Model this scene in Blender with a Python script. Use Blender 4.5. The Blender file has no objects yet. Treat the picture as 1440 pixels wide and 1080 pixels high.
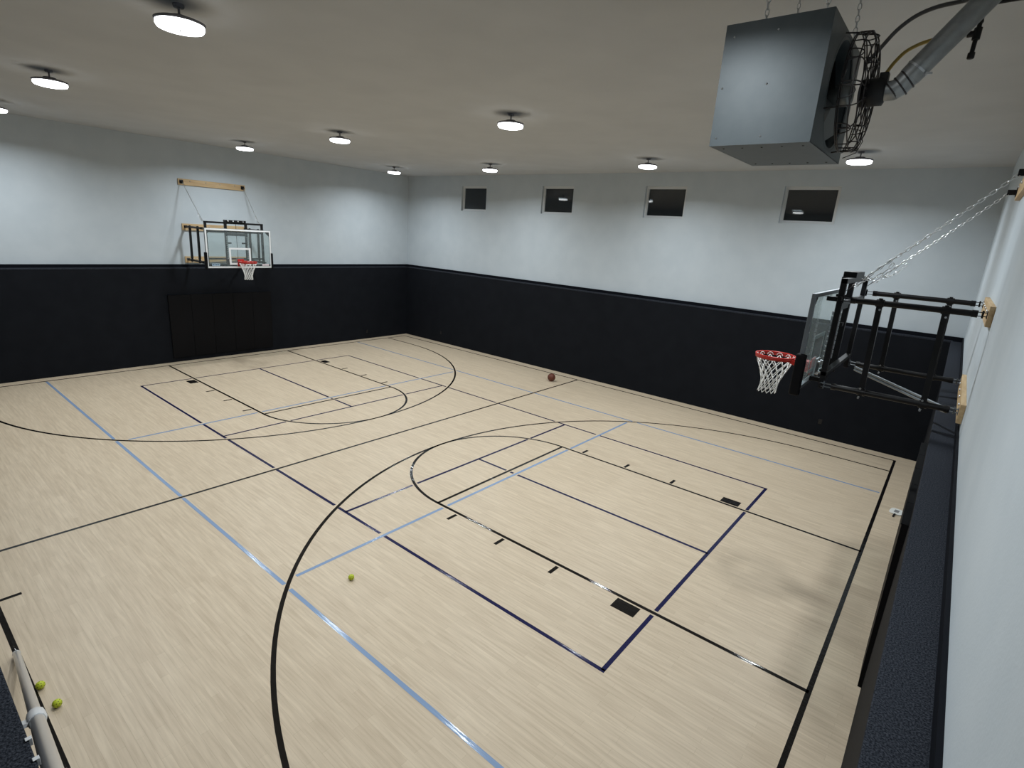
import bpy, math, random
from mathutils import Vector, Matrix
random.seed(7)
C = bpy.context.scene.collection
PI = math.pi
FT = 0.3048

# ------------------------------------------------------------------ camera, world, exposure
cam_d = bpy.data.cameras.new('camera')
cam_d.sensor_fit = 'HORIZONTAL'
cam_d.sensor_width = 36.0
cam_d.lens = 761.56 / 1440 * 36.0
cam_d.clip_start = 0.02
cam_d.clip_end = 200
cam = bpy.data.objects.new('camera', cam_d)
C.objects.link(cam)
cam.matrix_world = (Matrix.Translation((8.68164, -7.37919, 4.31675)) @ Matrix.Rotation(0.67146, 4, 'Z')
                    @ Matrix.Rotation(1.29964, 4, 'X') @ Matrix.Rotation(0.06792, 4, 'Z'))
sc = bpy.context.scene
sc.camera = cam
sc.view_settings.view_transform = 'Standard'
sc.view_settings.look = 'None'
sc.view_settings.gamma = 1.0
sc.view_settings.use_curve_mapping = False
sc.view_settings.exposure = 0.0
world = bpy.data.worlds.new('night')
sc.world = world
world.use_nodes = True
world.node_tree.nodes['Background'].inputs[0].default_value = (0.010, 0.013, 0.018, 1)
world.node_tree.nodes['Background'].inputs[1].default_value = 0.35
LAMP_W = 88.0
LAMP_COL = (0.90, 0.965, 1.0)

# ------------------------------------------------------------------ room numbers (metres)
XF, XN, YW, YL = -8.72, 8.793, 7.206, -7.255     # faces of the dark lower walls
XFU, XNU, YWU, YLU = -8.89, 8.962, 7.375, -9.6   # faces of the white upper walls
ZL, ZT, ZC = 2.74, 2.822, 6.184                  # ledge, top of black board, ceiling

# ------------------------------------------------------------------ materials
def mat(name, col, rough=0.5, metal=0.0, spec=0.5, emit=None, estr=0.0, trans=0.0, ior=1.45, coat=0.0):
    m = bpy.data.materials.new(name)
    m.use_nodes = True
    b = m.node_tree.nodes['Principled BSDF']
    b.inputs['Base Color'].default_value = (*col, 1)
    b.inputs['Roughness'].default_value = rough
    b.inputs['Metallic'].default_value = metal
    b.inputs['Specular IOR Level'].default_value = spec
    b.inputs['Transmission Weight'].default_value = trans
    b.inputs['IOR'].default_value = ior
    b.inputs['Coat Weight'].default_value = coat
    if emit:
        b.inputs['Emission Color'].default_value = (*emit, 1)
        b.inputs['Emission Strength'].default_value = estr
    return m

def nodes(m):
    nt = m.node_tree
    return nt, nt.nodes, nt.links, nt.nodes['Principled BSDF']

def noisy(name, c1, c2, scale, rough=0.6, stretch=(1, 1, 1), bump=0.0, bscale=None, metal=0.0, spec=0.5, lo=0.35, hi=0.65, detail=4):
    m = mat(name, c1, rough, metal, spec)
    nt, N, L, b = nodes(m)
    tc = N.new('ShaderNodeTexCoord'); mp = N.new('ShaderNodeMapping')
    mp.inputs['Scale'].default_value = stretch
    L.new(tc.outputs['Object'], mp.inputs['Vector'])
    nz = N.new('ShaderNodeTexNoise'); nz.inputs['Scale'].default_value = scale; nz.inputs['Detail'].default_value = detail
    L.new(mp.outputs['Vector'], nz.inputs['Vector'])
    cr = N.new('ShaderNodeValToRGB')
    cr.color_ramp.elements[0].position = lo; cr.color_ramp.elements[0].color = (*c1, 1)
    cr.color_ramp.elements[1].position = hi; cr.color_ramp.elements[1].color = (*c2, 1)
    L.new(nz.outputs['Fac'], cr.inputs['Fac'])
    L.new(cr.outputs['Color'], b.inputs['Base Color'])
    if bump:
        n2 = N.new('ShaderNodeTexNoise'); n2.inputs['Scale'].default_value = bscale or scale; n2.inputs['Detail'].default_value = 3
        L.new(mp.outputs['Vector'], n2.inputs['Vector'])
        bp = N.new('ShaderNodeBump'); bp.inputs['Strength'].default_value = bump; bp.inputs['Distance'].default_value = 0.01
        L.new(n2.outputs['Fac'], bp.inputs['Height']); L.new(bp.outputs['Normal'], b.inputs['Normal'])
    return m

def line_bump(m, strength=0.3):
    # embossing of the planks below shows through the paint: ripples across the boards
    nt, N, L, b = nodes(m)
    tc = N.new('ShaderNodeTexCoord'); mp = N.new('ShaderNodeMapping'); mp.inputs['Scale'].default_value = (1.5, 40, 1)
    L.new(tc.outputs['Object'], mp.inputs['Vector'])
    nz = N.new('ShaderNodeTexNoise'); nz.inputs['Scale'].default_value = 1.0; nz.inputs['Detail'].default_value = 3
    L.new(mp.outputs['Vector'], nz.inputs['Vector'])
    bp = N.new('ShaderNodeBump'); bp.inputs['Strength'].default_value = strength; bp.inputs['Distance'].default_value = 0.01
    L.new(nz.outputs['Fac'], bp.inputs['Height']); L.new(bp.outputs['Normal'], b.inputs['Normal'])

def floor_material():
    m = mat('maple_plank_floor', (0.5, 0.42, 0.32), 0.42, spec=0.35)
    nt, N, L, b = nodes(m)
    tc = N.new('ShaderNodeTexCoord')
    br = N.new('ShaderNodeTexBrick')
    br.offset = 0.37; br.squash = 1.0
    br.inputs['Scale'].default_value = 1.0
    br.inputs['Brick Width'].default_value = 0.9
    br.inputs['Row Height'].default_value = 0.075
    br.inputs['Mortar Size'].default_value = 0.0008
    br.inputs['Bias'].default_value = 0.0
    br.inputs['Color1'].default_value = (0.640, 0.530, 0.392, 1)
    br.inputs['Color2'].default_value = (0.590, 0.482, 0.352, 1)
    br.inputs['Mortar'].default_value = (0.44, 0.355, 0.25, 1)
    L.new(tc.outputs['Object'], br.inputs['Vector'])
    mp = N.new('ShaderNodeMapping'); mp.inputs['Scale'].default_value = (1.6, 22, 1)
    L.new(tc.outputs['Object'], mp.inputs['Vector'])
    nz = N.new('ShaderNodeTexNoise'); nz.inputs['Scale'].default_value = 1.5; nz.inputs['Detail'].default_value = 5
    L.new(mp.outputs['Vector'], nz.inputs['Vector'])
    cr = N.new('ShaderNodeValToRGB')
    cr.color_ramp.elements[0].position = 0.3; cr.color_ramp.elements[0].color = (0.86, 0.84, 0.82, 1)
    cr.color_ramp.elements[1].position = 0.68; cr.color_ramp.elements[1].color = (1.05, 1.05, 1.05, 1)
    L.new(nz.outputs['Fac'], cr.inputs['Fac'])
    mx = N.new('ShaderNodeMix'); mx.data_type = 'RGBA'; mx.blend_type = 'MULTIPLY'; mx.inputs[0].default_value = 1.0
    L.new(br.outputs['Color'], mx.inputs[6]); L.new(cr.outputs['Color'], mx.inputs[7])
    L.new(mx.outputs[2], b.inputs['Base Color'])
    return m

def carpet_material(name, c1, c2, scale=260):
    m = noisy(name, c1, c2, scale, rough=0.95, bump=0.6, bscale=scale * 0.8, spec=0.1, lo=0.4, hi=0.66, detail=6)
    return m

def glass_material(name, tint=(0.93, 0.97, 0.96), gloss=1.0, haze=0.0, ior=1.5):
    # clear sheet: fresnel mix of see-through and mirror
    m = bpy.data.materials.new(name); m.use_nodes = True
    nt = m.node_tree; N = nt.nodes; L = nt.links
    N.remove(N['Principled BSDF'])
    out = N['Material Output']
    tr = N.new('ShaderNodeBsdfTransparent'); tr.inputs[0].default_value = (*tint, 1)
    gl = N.new('ShaderNodeBsdfGlossy'); gl.inputs['Roughness'].default_value = 0.02; gl.inputs[0].default_value = (gloss, gloss, gloss, 1)
    fr = N.new('ShaderNodeFresnel'); fr.inputs['IOR'].default_value = ior
    mx = N.new('ShaderNodeMixShader')
    ge = N.new('ShaderNodeNewGeometry'); mu = N.new('ShaderNodeMath'); mu.operation = 'SUBTRACT'; mu.inputs[0].default_value = 1.0
    m2 = N.new('ShaderNodeMath'); m2.operation = 'MULTIPLY'
    L.new(ge.outputs['Backfacing'], mu.inputs[1]); L.new(fr.outputs[0], m2.inputs[0]); L.new(mu.outputs[0], m2.inputs[1])
    L.new(m2.outputs[0], mx.inputs[0]); L.new(tr.outputs[0], mx.inputs[1]); L.new(gl.outputs[0], mx.inputs[2])
    if haze:
        df = N.new('ShaderNodeBsdfTranslucent'); df.inputs[0].default_value = (0.75, 0.84, 0.85, 1)
        dd = N.new('ShaderNodeBsdfDiffuse'); dd.inputs[0].default_value = (0.75, 0.84, 0.85, 1)
        ad = N.new('ShaderNodeMixShader'); ad.inputs[0].default_value = 0.5
        L.new(df.outputs[0], ad.inputs[1]); L.new(dd.outputs[0], ad.inputs[2])
        m3 = N.new('ShaderNodeMixShader'); m3.inputs[0].default_value = haze
        L.new(mx.outputs[0], m3.inputs[1]); L.new(ad.outputs[0], m3.inputs[2])
        L.new(m3.outputs[0], out.inputs['Surface'])
    else:
        L.new(mx.outputs[0], out.inputs['Surface'])
    return m

M = {}
M['floor'] = floor_material()
M['line_black'] = mat('black_line_paint', (0.008, 0.0068, 0.0065), 0.05, spec=0.5)
line_bump(M['line_black'])
M['line_navy'] = mat('navy_line_paint', (0.013, 0.014, 0.062), 0.12, spec=0.4)
M['line_sky'] = mat('light_blue_line_paint', (0.24, 0.335, 0.50), 0.12, spec=0.5)
line_bump(M['line_navy']); line_bump(M['line_sky'])
M['wall'] = noisy('white_wall_paint', (0.495, 0.550, 0.592), (0.525, 0.578, 0.618), 2.2, 0.75, bump=0.08, bscale=70, spec=0.25)
M['ceiling'] = noisy('ceiling_paint', (0.50, 0.515, 0.53), (0.53, 0.545, 0.56), 1.4, 0.85, bump=0.05, bscale=60, spec=0.2)
M['wainscot'] = noisy('black_wall_covering', (0.0052, 0.0064, 0.0093), (0.0068, 0.0082, 0.0115), 3.0, 0.75, bump=0.25, bscale=240, spec=0.15)
M['carpet'] = carpet_material('charcoal_carpet', (0.011, 0.013, 0.018), (0.052, 0.058, 0.072), 150)
M['black_board'] = mat('black_trim_paint', (0.004, 0.005, 0.008), 0.75, spec=0.12)
M['vinyl_white'] = mat('white_window_vinyl', (0.62, 0.64, 0.65), 0.45)
M['pane'] = glass_material('window_pane_glass', (0.72, 0.75, 0.77), ior=1.7)
M['glass'] = glass_material('backboard_glass', (0.91, 0.955, 0.95), haze=0.10)
M['pad'] = mat('black_vinyl_pad', (0.0035, 0.0035, 0.0045), 0.6, spec=0.15)
M['steel_black'] = mat('black_powder_coat', (0.006, 0.006, 0.007), 0.42, spec=0.35)
M['bolt'] = mat('zinc_bolt', (0.55, 0.56, 0.58), 0.35, metal=0.9)
M['alu'] = mat('brushed_aluminium', (0.66, 0.68, 0.71), 0.28, metal=0.8)
M['alu_dark'] = mat('grey_board_frame', (0.20, 0.22, 0.24), 0.4, metal=0.7)
M['white_mark'] = mat('white_board_marking', (0.80, 0.82, 0.83), 0.5)
M['wood'] = noisy('raw_pine', (0.46, 0.31, 0.16), (0.60, 0.44, 0.25), 3, 0.6, stretch=(12, 1, 12), lo=0.3, hi=0.7)
M['rim'] = mat('orange_red_rim', (0.42, 0.017, 0.011), 0.35)
M['net'] = mat('white_net_cord', (0.78, 0.78, 0.76), 0.8)
M['chain'] = mat('zinc_chain', (0.70, 0.71, 0.72), 0.28, metal=1.0)
M['rubber'] = mat('black_rubber', (0.008, 0.008, 0.009), 0.55)
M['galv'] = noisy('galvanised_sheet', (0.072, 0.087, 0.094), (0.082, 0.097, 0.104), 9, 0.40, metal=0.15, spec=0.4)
M['galv_pipe'] = noisy('galvanised_pipe', (0.30, 0.31, 0.31), (0.38, 0.39, 0.39), 16, 0.38, metal=0.6)
M['dark_void'] = mat('dark_heater_inside', (0.012, 0.012, 0.013), 0.8)
M['wire'] = mat('dark_guard_wire', (0.045, 0.04, 0.04), 0.4, metal=0.4)
M['fan'] = mat('grey_fan_blade', (0.22, 0.23, 0.23), 0.4, metal=0.7)
M['yellow'] = mat('yellow_gas_connector', (0.48, 0.33, 0.08), 0.45)
M['iron'] = mat('black_iron_pipe', (0.010, 0.009, 0.009), 0.5)
M['conduit'] = mat('grey_flexible_conduit', (0.10, 0.095, 0.095), 0.5)
M['lens'] = mat('lit_lamp_lens', (0.9, 0.9, 0.9), 0.5, emit=(0.95, 0.985, 1.0), estr=7.0)
M['housing'] = mat('grey_lamp_housing', (0.16, 0.16, 0.18), 0.5)
M['ball_green'] = mat('neon_yellow_plastic', (0.52, 0.60, 0.035), 0.5)
M['ball_hole'] = mat('ball_hole_shadow', (0.06, 0.075, 0.008), 0.9)
M['basketball'] = noisy('brown_composite_leather', (0.12, 0.030, 0.016), (0.15, 0.04, 0.02), 60, 0.55, bump=0.3, bscale=300)
M['seam'] = mat('black_ball_seam', (0.01, 0.008, 0.008), 0.6)
M['paddle_white'] = mat('white_paddle_face', (0.78, 0.78, 0.74), 0.5)
M['paddle_grey'] = mat('grey_paddle_print', (0.22, 0.22, 0.22), 0.5)
M['plastic_white'] = mat('white_plastic', (0.66, 0.67, 0.68), 0.45)
M['outlet'] = mat('black_outlet_plastic', (0.004, 0.004, 0.005), 0.4)
M['sticker'] = mat('pale_blue_sticker', (0.42, 0.56, 0.66), 0.4)
M['sticker_ink'] = mat('dark_sticker_print', (0.05, 0.10, 0.18), 0.4)
M['sticker_pink'] = mat('pale_pink_sticker', (0.66, 0.58, 0.62), 0.4)

# ------------------------------------------------------------------ mesh builder
class MB:
    def __init__(s): s.v = []; s.f = []; s.mi = []; s.cur = 0; s.smooth = []; s.marks = []
    def add(s, vs, fs, smooth=False):
        o = len(s.v)
        s.v += [tuple(x) for x in vs]
        for f in fs:
            s.f.append(tuple(i + o for i in f)); s.mi.append(s.cur); s.smooth.append(smooth)
        return s
    def box(s, x0, x1, y0, y1, z0, z1):
        v = [(x, y, z) for z in (z0, z1) for y in (y0, y1) for x in (x0, x1)]
        return s.add(v, [(0, 2, 3, 1), (4, 5, 7, 6), (0, 1, 5, 4), (2, 6, 7, 3), (0, 4, 6, 2), (1, 3, 7, 5)])
    def bar(s, a, b, w, h, up=(0, 0, 1)):
        a = Vector(a); b = Vector(b); t = (b - a).normalized(); u = Vector(up)
        if abs(t.dot(u)) > 0.95: u = Vector((1, 0, 0))
        r = t.cross(u).normalized() * (w / 2); q = r.cross(t).normalized() * (h / 2)
        v = [p + i * r + j * q for p in (a, b) for j in (-1, 1) for i in (-1, 1)]
        return s.add(v, [(0, 2, 3, 1), (4, 5, 7, 6), (0, 1, 5, 4), (2, 6, 7, 3), (0, 4, 6, 2), (1, 3, 7, 5)])
    def tube(s, pts, r, n=12, cap=True, closed=False):
        pts = [Vector(p) for p in pts]; m = len(pts)
        rr = r if isinstance(r, (list, tuple)) else [r] * m
        rings = []; pu = None
        for i, p in enumerate(pts):
            if closed: t = pts[(i + 1) % m] - pts[i - 1]
            else: t = pts[min(i + 1, m - 1)] - pts[max(i - 1, 0)]
            t.normalize()
            if pu is None:
                u = t.cross(Vector((0, 0, 1)))
                if u.length < 0.05: u = t.cross(Vector((1, 0, 0)))
            else:
                u = pu - t * pu.dot(t)
            u.normalize(); w = t.cross(u); pu = u
            rings.append([p + rr[i] * (math.cos(2 * PI * k / n) * u + math.sin(2 * PI * k / n) * w) for k in range(n)])
        v = [q for R in rings for q in R]; f = []
        for i in range(m if closed else m - 1):
            j = (i + 1) % m
            for k in range(n):
                l = (k + 1) % n
                f.append((i * n + k, i * n + l, j * n + l, j * n + k))
        s.add(v, f, True)
        if cap and not closed:
            s.add(rings[0], [tuple(reversed(range(n)))]); s.add(rings[-1], [tuple(range(n))])
        return s
    def lathe(s, prof, c=(0, 0, 0), axis='Z', n=32, smooth=True):
        # prof: list of (radius, height)
        v = []; f = []; c = Vector(c)
        for (r, h) in prof:
            for k in range(n):
                a = 2 * PI * k / n; x, y = r * math.cos(a), r * math.sin(a)
                v.append(c + (Vector((x, y, h)) if axis == 'Z' else Vector((h, x, y)) if axis == 'X' else Vector((y, h, x))))
        for i in range(len(prof) - 1):
            for k in range(n):
                l = (k + 1) % n
                f.append((i * n + k, i * n + l, (i + 1) * n + l, (i + 1) * n + k))
        s.add(v, f, smooth)
        for i, rev in ((0, True), (len(prof) - 1, False)):
            if prof[i][0] > 1e-6:
                idx = list(range(i * n, i * n + n)); vv = [v[q] for q in idx]
                s.add(vv, [tuple(reversed(range(n))) if rev else tuple(range(n))])
        return s
    def sphere(s, c, r, n=20, m=12, sc=(1, 1, 1)):
        c = Vector(c); v = []; f = []
        for i in range(m + 1):
            th = PI * i / m
            for k in range(n):
                a = 2 * PI * k / n
                v.append(c + Vector((r * sc[0] * math.sin(th) * math.cos(a), r * sc[1] * math.sin(th) * math.sin(a), r * sc[2] * math.cos(th))))
        for i in range(m):
            for k in range(n):
                l = (k + 1) % n
                f.append((i * n + k, (i + 1) * n + k, (i + 1) * n + l, i * n + l))
        return s.add(v, f, True)
    def cut(s):
        s.marks.append((len(s.v), len(s.f))); return s
    def build_each(s, name, mats, parent=None, bevel=0.0, seg=2):
        # one object for every piece closed with cut()
        out = []; pv = pf = 0
        for (nv, nf) in s.marks:
            m = MB(); m.v = s.v[pv:nv]; m.f = [tuple(i - pv for i in f) for f in s.f[pf:nf]]; m.mi = s.mi[pf:nf]; m.smooth = s.smooth[pf:nf]
            out.append(m.build(name, mats, parent, bevel, seg)); pv, pf = nv, nf
        return out
    def build(s, name, mats, parent=None, bevel=0.0, seg=2):
        me = bpy.data.meshes.new(name)
        me.from_pydata(s.v, [], s.f)
        if not isinstance(mats, (list, tuple)): mats = [mats]
        for m in mats: me.materials.append(m)
        me.polygons.foreach_set('material_index', s.mi)
        me.polygons.foreach_set('use_smooth', s.smooth)
        me.update()
        o = bpy.data.objects.new(name, me); C.objects.link(o)
        if parent is not None: o.parent = parent
        if bevel:
            b = o.modifiers.new('bevel', 'BEVEL'); b.width = bevel; b.segments = seg; b.limit_method = 'ANGLE'
        return o

def empty(name, loc=(0, 0, 0), rz=0.0):
    o = bpy.data.objects.new(name, None); C.objects.link(o)
    o.location = loc; o.rotation_euler = (0, 0, rz); o.empty_display_size = 0.1
    return o
def tag(o, label, cat, group=None):
    o['label'] = label; o['category'] = cat
    if group: o['group'] = group
    return o
def structure(o, label=None):
    o['kind'] = 'structure'
    if label: o['label'] = label
    return o
def copy_tree(o, parent=None):
    c = o.copy(); C.objects.link(c)
    if parent is not None: c.parent = parent
    for ch in list(o.children): copy_tree(ch, c)
    return c

# ------------------------------------------------------------------ floor and court lines
fl = structure(MB().box(XF - 0.15, XN + 0.15, YL - 0.05, YW + 0.15, -0.06, 0.0).build('floor', M['floor']),
               'pale maple plank gym floor with painted court lines')
LW = 0.0508
class Lines:
    # flat painted strips, each a thin slab just above the boards
    def __init__(s, z): s.mb = MB(); s.z = z
    def seg(s, a, b, w=LW, cuts=()):
        # cuts: distances along a->b where a crossing line leaves a small gap
        ax, ay = a; bx, by = b; L = math.hypot(bx - ax, by - ay); ux, uy = (bx - ax) / L, (by - ay) / L
        spans = [(0.0, L)]
        for c in cuts:
            cc, hw = c if isinstance(c, tuple) else (c, 0.052)
            nxt = []
            for (p, q) in spans:
                if cc - hw > p and cc + hw < q: nxt += [(p, cc - hw), (cc + hw, q)]
                elif cc - hw <= p < cc + hw: nxt.append((min(cc + hw, q), q))
                elif cc - hw < q <= cc + hw: nxt.append((p, max(cc - hw, p)))
                else: nxt.append((p, q))
            spans = nxt
        nx, ny = -uy * w / 2, ux * w / 2
        for p, q in spans:
            if q - p < 0.01: continue
            P = (ax + ux * p, ay + uy * p); Q = (ax + ux * q, ay + uy * q)
            v = [(P[0] + nx, P[1] + ny, s.z), (P[0] - nx, P[1] - ny, s.z), (Q[0] - nx, Q[1] - ny, s.z), (Q[0] + nx, Q[1] + ny, s.z)]
            s.mb.add(v, [(0, 1, 2, 3)])
    def arc(s, c, r, a0, a1, w=LW, n=96):
        v = []; f = []
        for i in range(n + 1):
            a = a0 + (a1 - a0) * i / n
            for rr in (r - w / 2, r + w / 2): v.append((c[0] + rr * math.cos(a), c[1] + rr * math.sin(a), s.z))
        for i in range(n): f.append((2 * i, 2 * i + 1, 2 * i + 3, 2 * i + 2))
        s.mb.add(v, f)
    def rect(s, x0, x1, y0, y1): s.mb.add([(x0, y0, s.z), (x1, y0, s.z), (x1, y1, s.z), (x0, y1, s.z)], [(0, 1, 2, 3)])

EX, SY, SYN = 8.388, 6.845, 6.893
LANE, FTX = 5.90 * FT, 9.42 * FT
TC, TR_, TY = 23.25 * FT, 19.72 * FT, 19.62 * FT
bl = Lines(0.0016)
for y in (-SYN, SY): bl.seg((-EX - LW / 2, y), (EX + LW / 2, y))
for sx in (-1, 1): bl.seg((sx * EX, -SYN), (sx * EX, SY))
bl.seg((0, -SYN), (0, SY))
for sx in (-1, 1):
    a_mid = 0 if sx < 0 else PI
    bl.arc((sx * TC, 0), TR_, a_mid - PI / 2 * 0.995, a_mid + PI / 2 * 0.995)
    for sy in (-1, 1):
        bl.seg((sx * (TC - 0.05), sy * TR_), (sx * EX, sy * TR_))
        bl.seg((sx * EX, sy * LANE), (sx * FTX, sy * LANE))
        for k in (17.36, 14.2, 11.0):
            bl.rect(sx * k * FT - 0.027, sx * k * FT + 0.027, sy * 6.07 * FT, sy * 6.72 * FT)
        bl.rect(sx * 20.40 * FT, sx * 21.42 * FT, sy * 6.07 * FT, sy * 6.74 * FT)
    bl.seg((sx * FTX, -LANE), (sx * FTX, LANE))
    bl.arc((sx * FTX, 0), LANE, a_mid - PI / 2, a_mid + PI / 2, n=64)
bl.seg((1.19, -SYN), (1.19, -SYN + 0.225))
structure(bl.mb.build('basketball_court_lines', M['line_black'], fl), 'black basketball court lines')

VX, VY = EX, 14.95 * FT
sl = Lines(0.0012)
xa = TC - math.sqrt(TR_ ** 2 - VY ** 2)          # where the three point arc meets the volleyball sideline
for sy in (-1, 1):
    sl.seg((-EX + 0.05, sy * VY), (EX - 0.05, sy * VY), w=LW, cuts=[(EX - 0.05 - xa, 0.065), (EX - 0.05, 0.04), (EX - 0.05 + xa, 0.065)])
ya = math.sqrt(TR_ ** 2 - (TC - 10 * FT) ** 2)
for sx in (-1, 1):
    sl.seg((sx * 10 * FT, -ya + 0.08), (sx * 10 * FT, ya - 0.08), cuts=[ya - 0.08 - LANE, ya - 0.08 + LANE])
structure(sl.mb.build('volleyball_court_lines', M['line_sky'], fl), 'light blue volleyball court lines')

PX, PY, KX = 21.92 * FT, 9.92 * FT, 6.92 * FT
nl = Lines(0.0008)
xk = TC - math.sqrt(TR_ ** 2 - PY ** 2)
for sy in (-1, 1):
    cuts = [PX, PX - 10 * FT, PX + 10 * FT, PX - xk, PX + xk]
    nl.seg((-PX - LW / 2, sy * PY), (PX + LW / 2, sy * PY), cuts=cuts)
yc = math.sqrt(max(LANE ** 2 - (FTX - KX) ** 2, 0))
for sx in (-1, 1):
    nl.seg((sx * PX, -PY), (sx * PX, PY), cuts=[PY - LANE, PY + LANE])
    nl.seg((sx * KX, -PY), (sx * KX, PY), cuts=[PY - yc, PY + yc])
    nl.seg((sx * PX, 0), (sx * KX, 0), cuts=[PX - 10 * FT, PX - FTX])
structure(nl.mb.build('pickleball_court_lines', M['line_navy'], fl), 'navy blue pickleball court lines')

# ------------------------------------------------------------------ walls, ceiling, ledges
structure(MB().box(XFU - 0.2, XNU + 0.2, YLU - 0.2, YWU + 0.3, ZC, ZC + 0.15).build('ceiling', M['ceiling']), 'plain beige grey ceiling')
structure(MB().box(XFU - 0.18, XFU, YLU, YWU + 0.2, ZL, ZC).build('wall_far', M['wall']), 'white upper wall behind the far hoop')
structure(MB().box(XNU, XNU + 0.18, YLU, YWU + 0.2, ZL, ZC).build('wall_near', M['wall']), 'white upper wall behind the near hoop')
structure(MB().box(XFU, XNU, YLU - 0.18, YLU, ZL, ZC).build('wall_left', M['wall']), 'white wall at the back of the loft')
WX = [(-5.95, -4.75), (-2.34, -1.14), (1.27, 2.47), (4.90, 6.10)]
WZ = (4.985, 5.825)
wr = MB()
xs = [XFU] + [q for w in WX for q in w] + [XNU]
wr.box(XFU, XNU, YWU, YWU + 0.2, ZL, WZ[0]); wr.box(XFU, XNU, YWU, YWU + 0.2, WZ[1], ZC)
for i in range(0, len(xs), 2): wr.box(xs[i], xs[i + 1], YWU, YWU + 0.2, WZ[0], WZ[1])
structure(wr.build('wall_right', M['wall']), 'white upper wall with four high windows')
# dark lower walls with a carpeted ledge on top
def lower(name, b, cap, lab):
    o = structure(MB().box(*b).build(name, M['wainscot']), lab)
    structure(MB().box(*cap).build('ledge', M['carpet'], o, bevel=0.006), 'carpeted ledge')
    return o
lower('wall_far_lower', (XF - 0.35, XF, YL, YW + 0.3, 0, ZL - 0.035), (XFU, XF + 0.004, YL, YW, ZL - 0.035, ZL), 'black lower wall behind the far hoop')
lower('wall_right_lower', (XF, XN, YW, YW + 0.3, 0, ZL - 0.035), (XF, XN, YW - 0.004, YWU, ZL - 0.035, ZL), 'black lower wall under the windows')
lower('wall_near_lower', (XN, XN + 0.35, YL, YW + 0.3, 0, ZL - 0.035), (XN - 0.030, XNU, YL, YW, ZL - 0.035, ZL), 'black lower wall under the near hoop')
lower('wall_left_lower', (XF, XN, YL - 0.3, YL, 0, ZL - 0.12), (XFU, XNU, YLU, YL + 0.004, ZL - 0.12, ZL), 'black lower wall below the carpeted loft')
structure(MB().box(XFU, XFU + 0.02, YL, YWU, ZL, ZT).build('trim_1', M['black_board']), 'black board along the far wall')
structure(MB().box(XFU + 0.02, XNU - 0.02, YWU - 0.02, YWU, ZL, ZT).build('trim_2', M['black_board']), 'black board along the window wall')
structure(MB().box(XNU - 0.02, XNU, YL, YWU, ZL, ZT).build('trim_3', M['black_board']), 'black board along the near wall')

def window(i, x0, x1):
    z0, z1 = WZ
    root = structure(empty('window_%d' % i, ((x0 + x1) / 2, YWU + 0.09, z0)), 'white framed high window, pane dark against the night')
    fw = 0.05; w = (x1 - x0) / 2; h = z1 - z0
    f = MB(); d0, d1 = -0.012, 0.07
    f.box(-w, w, d0, d1, 0, fw); f.box(-w, w, d0, d1, h - fw, h)
    f.box(-w, -w + fw, d0, d1, fw, h - fw); f.box(w - fw, w, d0, d1, fw, h - fw)
    g = fw + 0.018
    f.box(-w + fw, w - fw, d0 + 0.02, d1, fw, g); f.box(-w + fw, w - fw, d0 + 0.02, d1, h - g, h - fw)
    f.box(-w + fw, -w + g, d0 + 0.02, d1, g, h - g); f.box(w - g, w - fw, d0 + 0.02, d1, g, h - g)
    f.build('window_frame', M['vinyl_white'], root)
    for d in (0.025, 0.047):
        pn = MB().box(-w + g, w - g, -0.002, 0.002, -h / 2 + g, h / 2 - g).build('window_pane', M['pane'], root)
        pn.location = (0, d, h / 2)
        if d > 0.03: pn.rotation_euler = (math.radians(0.22), 0, math.radians(0.12))
for i, (a, b) in enumerate(WX): window(i + 1, a, b)

# small black outlets low on the dark walls
def outlet(loc, rz, label):
    r = empty('wall_outlet', loc, rz)
    tag(r, label, 'outlet', 'outlets on the black walls')
    MB().box(0, 0.008, -0.038, 0.038, -0.06, 0.06).build('cover_plate', M['outlet'], r, bevel=0.003)
    s = MB()
    for z in (-0.022, 0.022): s.box(0.008, 0.0105, -0.018, 0.018, z - 0.014, z + 0.014).cut()
    s.build_each('socket', M['rubber'], r)
outlet((XF, 5.26, 0.28), 0, 'black wall outlet low on the far wall left of the corner')
outlet((-6.63, YW, 0.38), -PI / 2, 'black wall outlet low on the window wall beside the corner')
outlet((6.75, YW, 0.39), -PI / 2, 'black wall outlet low on the window wall toward the near hoop')

# ------------------------------------------------------------------ ceiling lamps
def make_lamp():
    r = empty('ceiling_lamp', (0, 0, 0))
    MB().lathe([(0.045, ZC - 0.03), (0.05, ZC - 0.012), (0.05, ZC)], n=20).build('ceiling_mount', M['housing'], r)
    MB().tube([(0, 0, 6.075), (0, 0, ZC - 0.03)], 0.011, 8).build('stem', M['housing'], r)
    MB().lathe([(0.20, 6.020), (0.216, 6.018), (0.218, 6.040), (0.19, 6.05), (0.10, 6.058), (0.075, 6.085), (0.0, 6.09)], n=36).build('housing', M['housing'], r)  # outer rim reaches past the lens, added to block its upward light
    MB().lathe([(0.0, 5.962), (0.155, 5.964), (0.196, 5.974), (0.208, 5.994), (0.207, 6.018), (0.19, 6.022)], n=40).build('lens', M['lens'], r)
    MB().lathe([(0.0, 5.9555), (0.012, 5.9565), (0.014, 5.963)], n=12).build('sensor', M['housing'], r)
    return r
def lamp_light(root):
    d = bpy.data.lights.new('lamp_glow', 'AREA'); d.shape = 'DISK'; d.size = 0.34
    d.energy = LAMP_W; d.color = LAMP_COL; d.spread = math.radians(159)
    o = bpy.data.objects.new('lamp_glow', d); C.objects.link(o); o.parent = root; o.location = (0, 0, 5.952)
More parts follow.
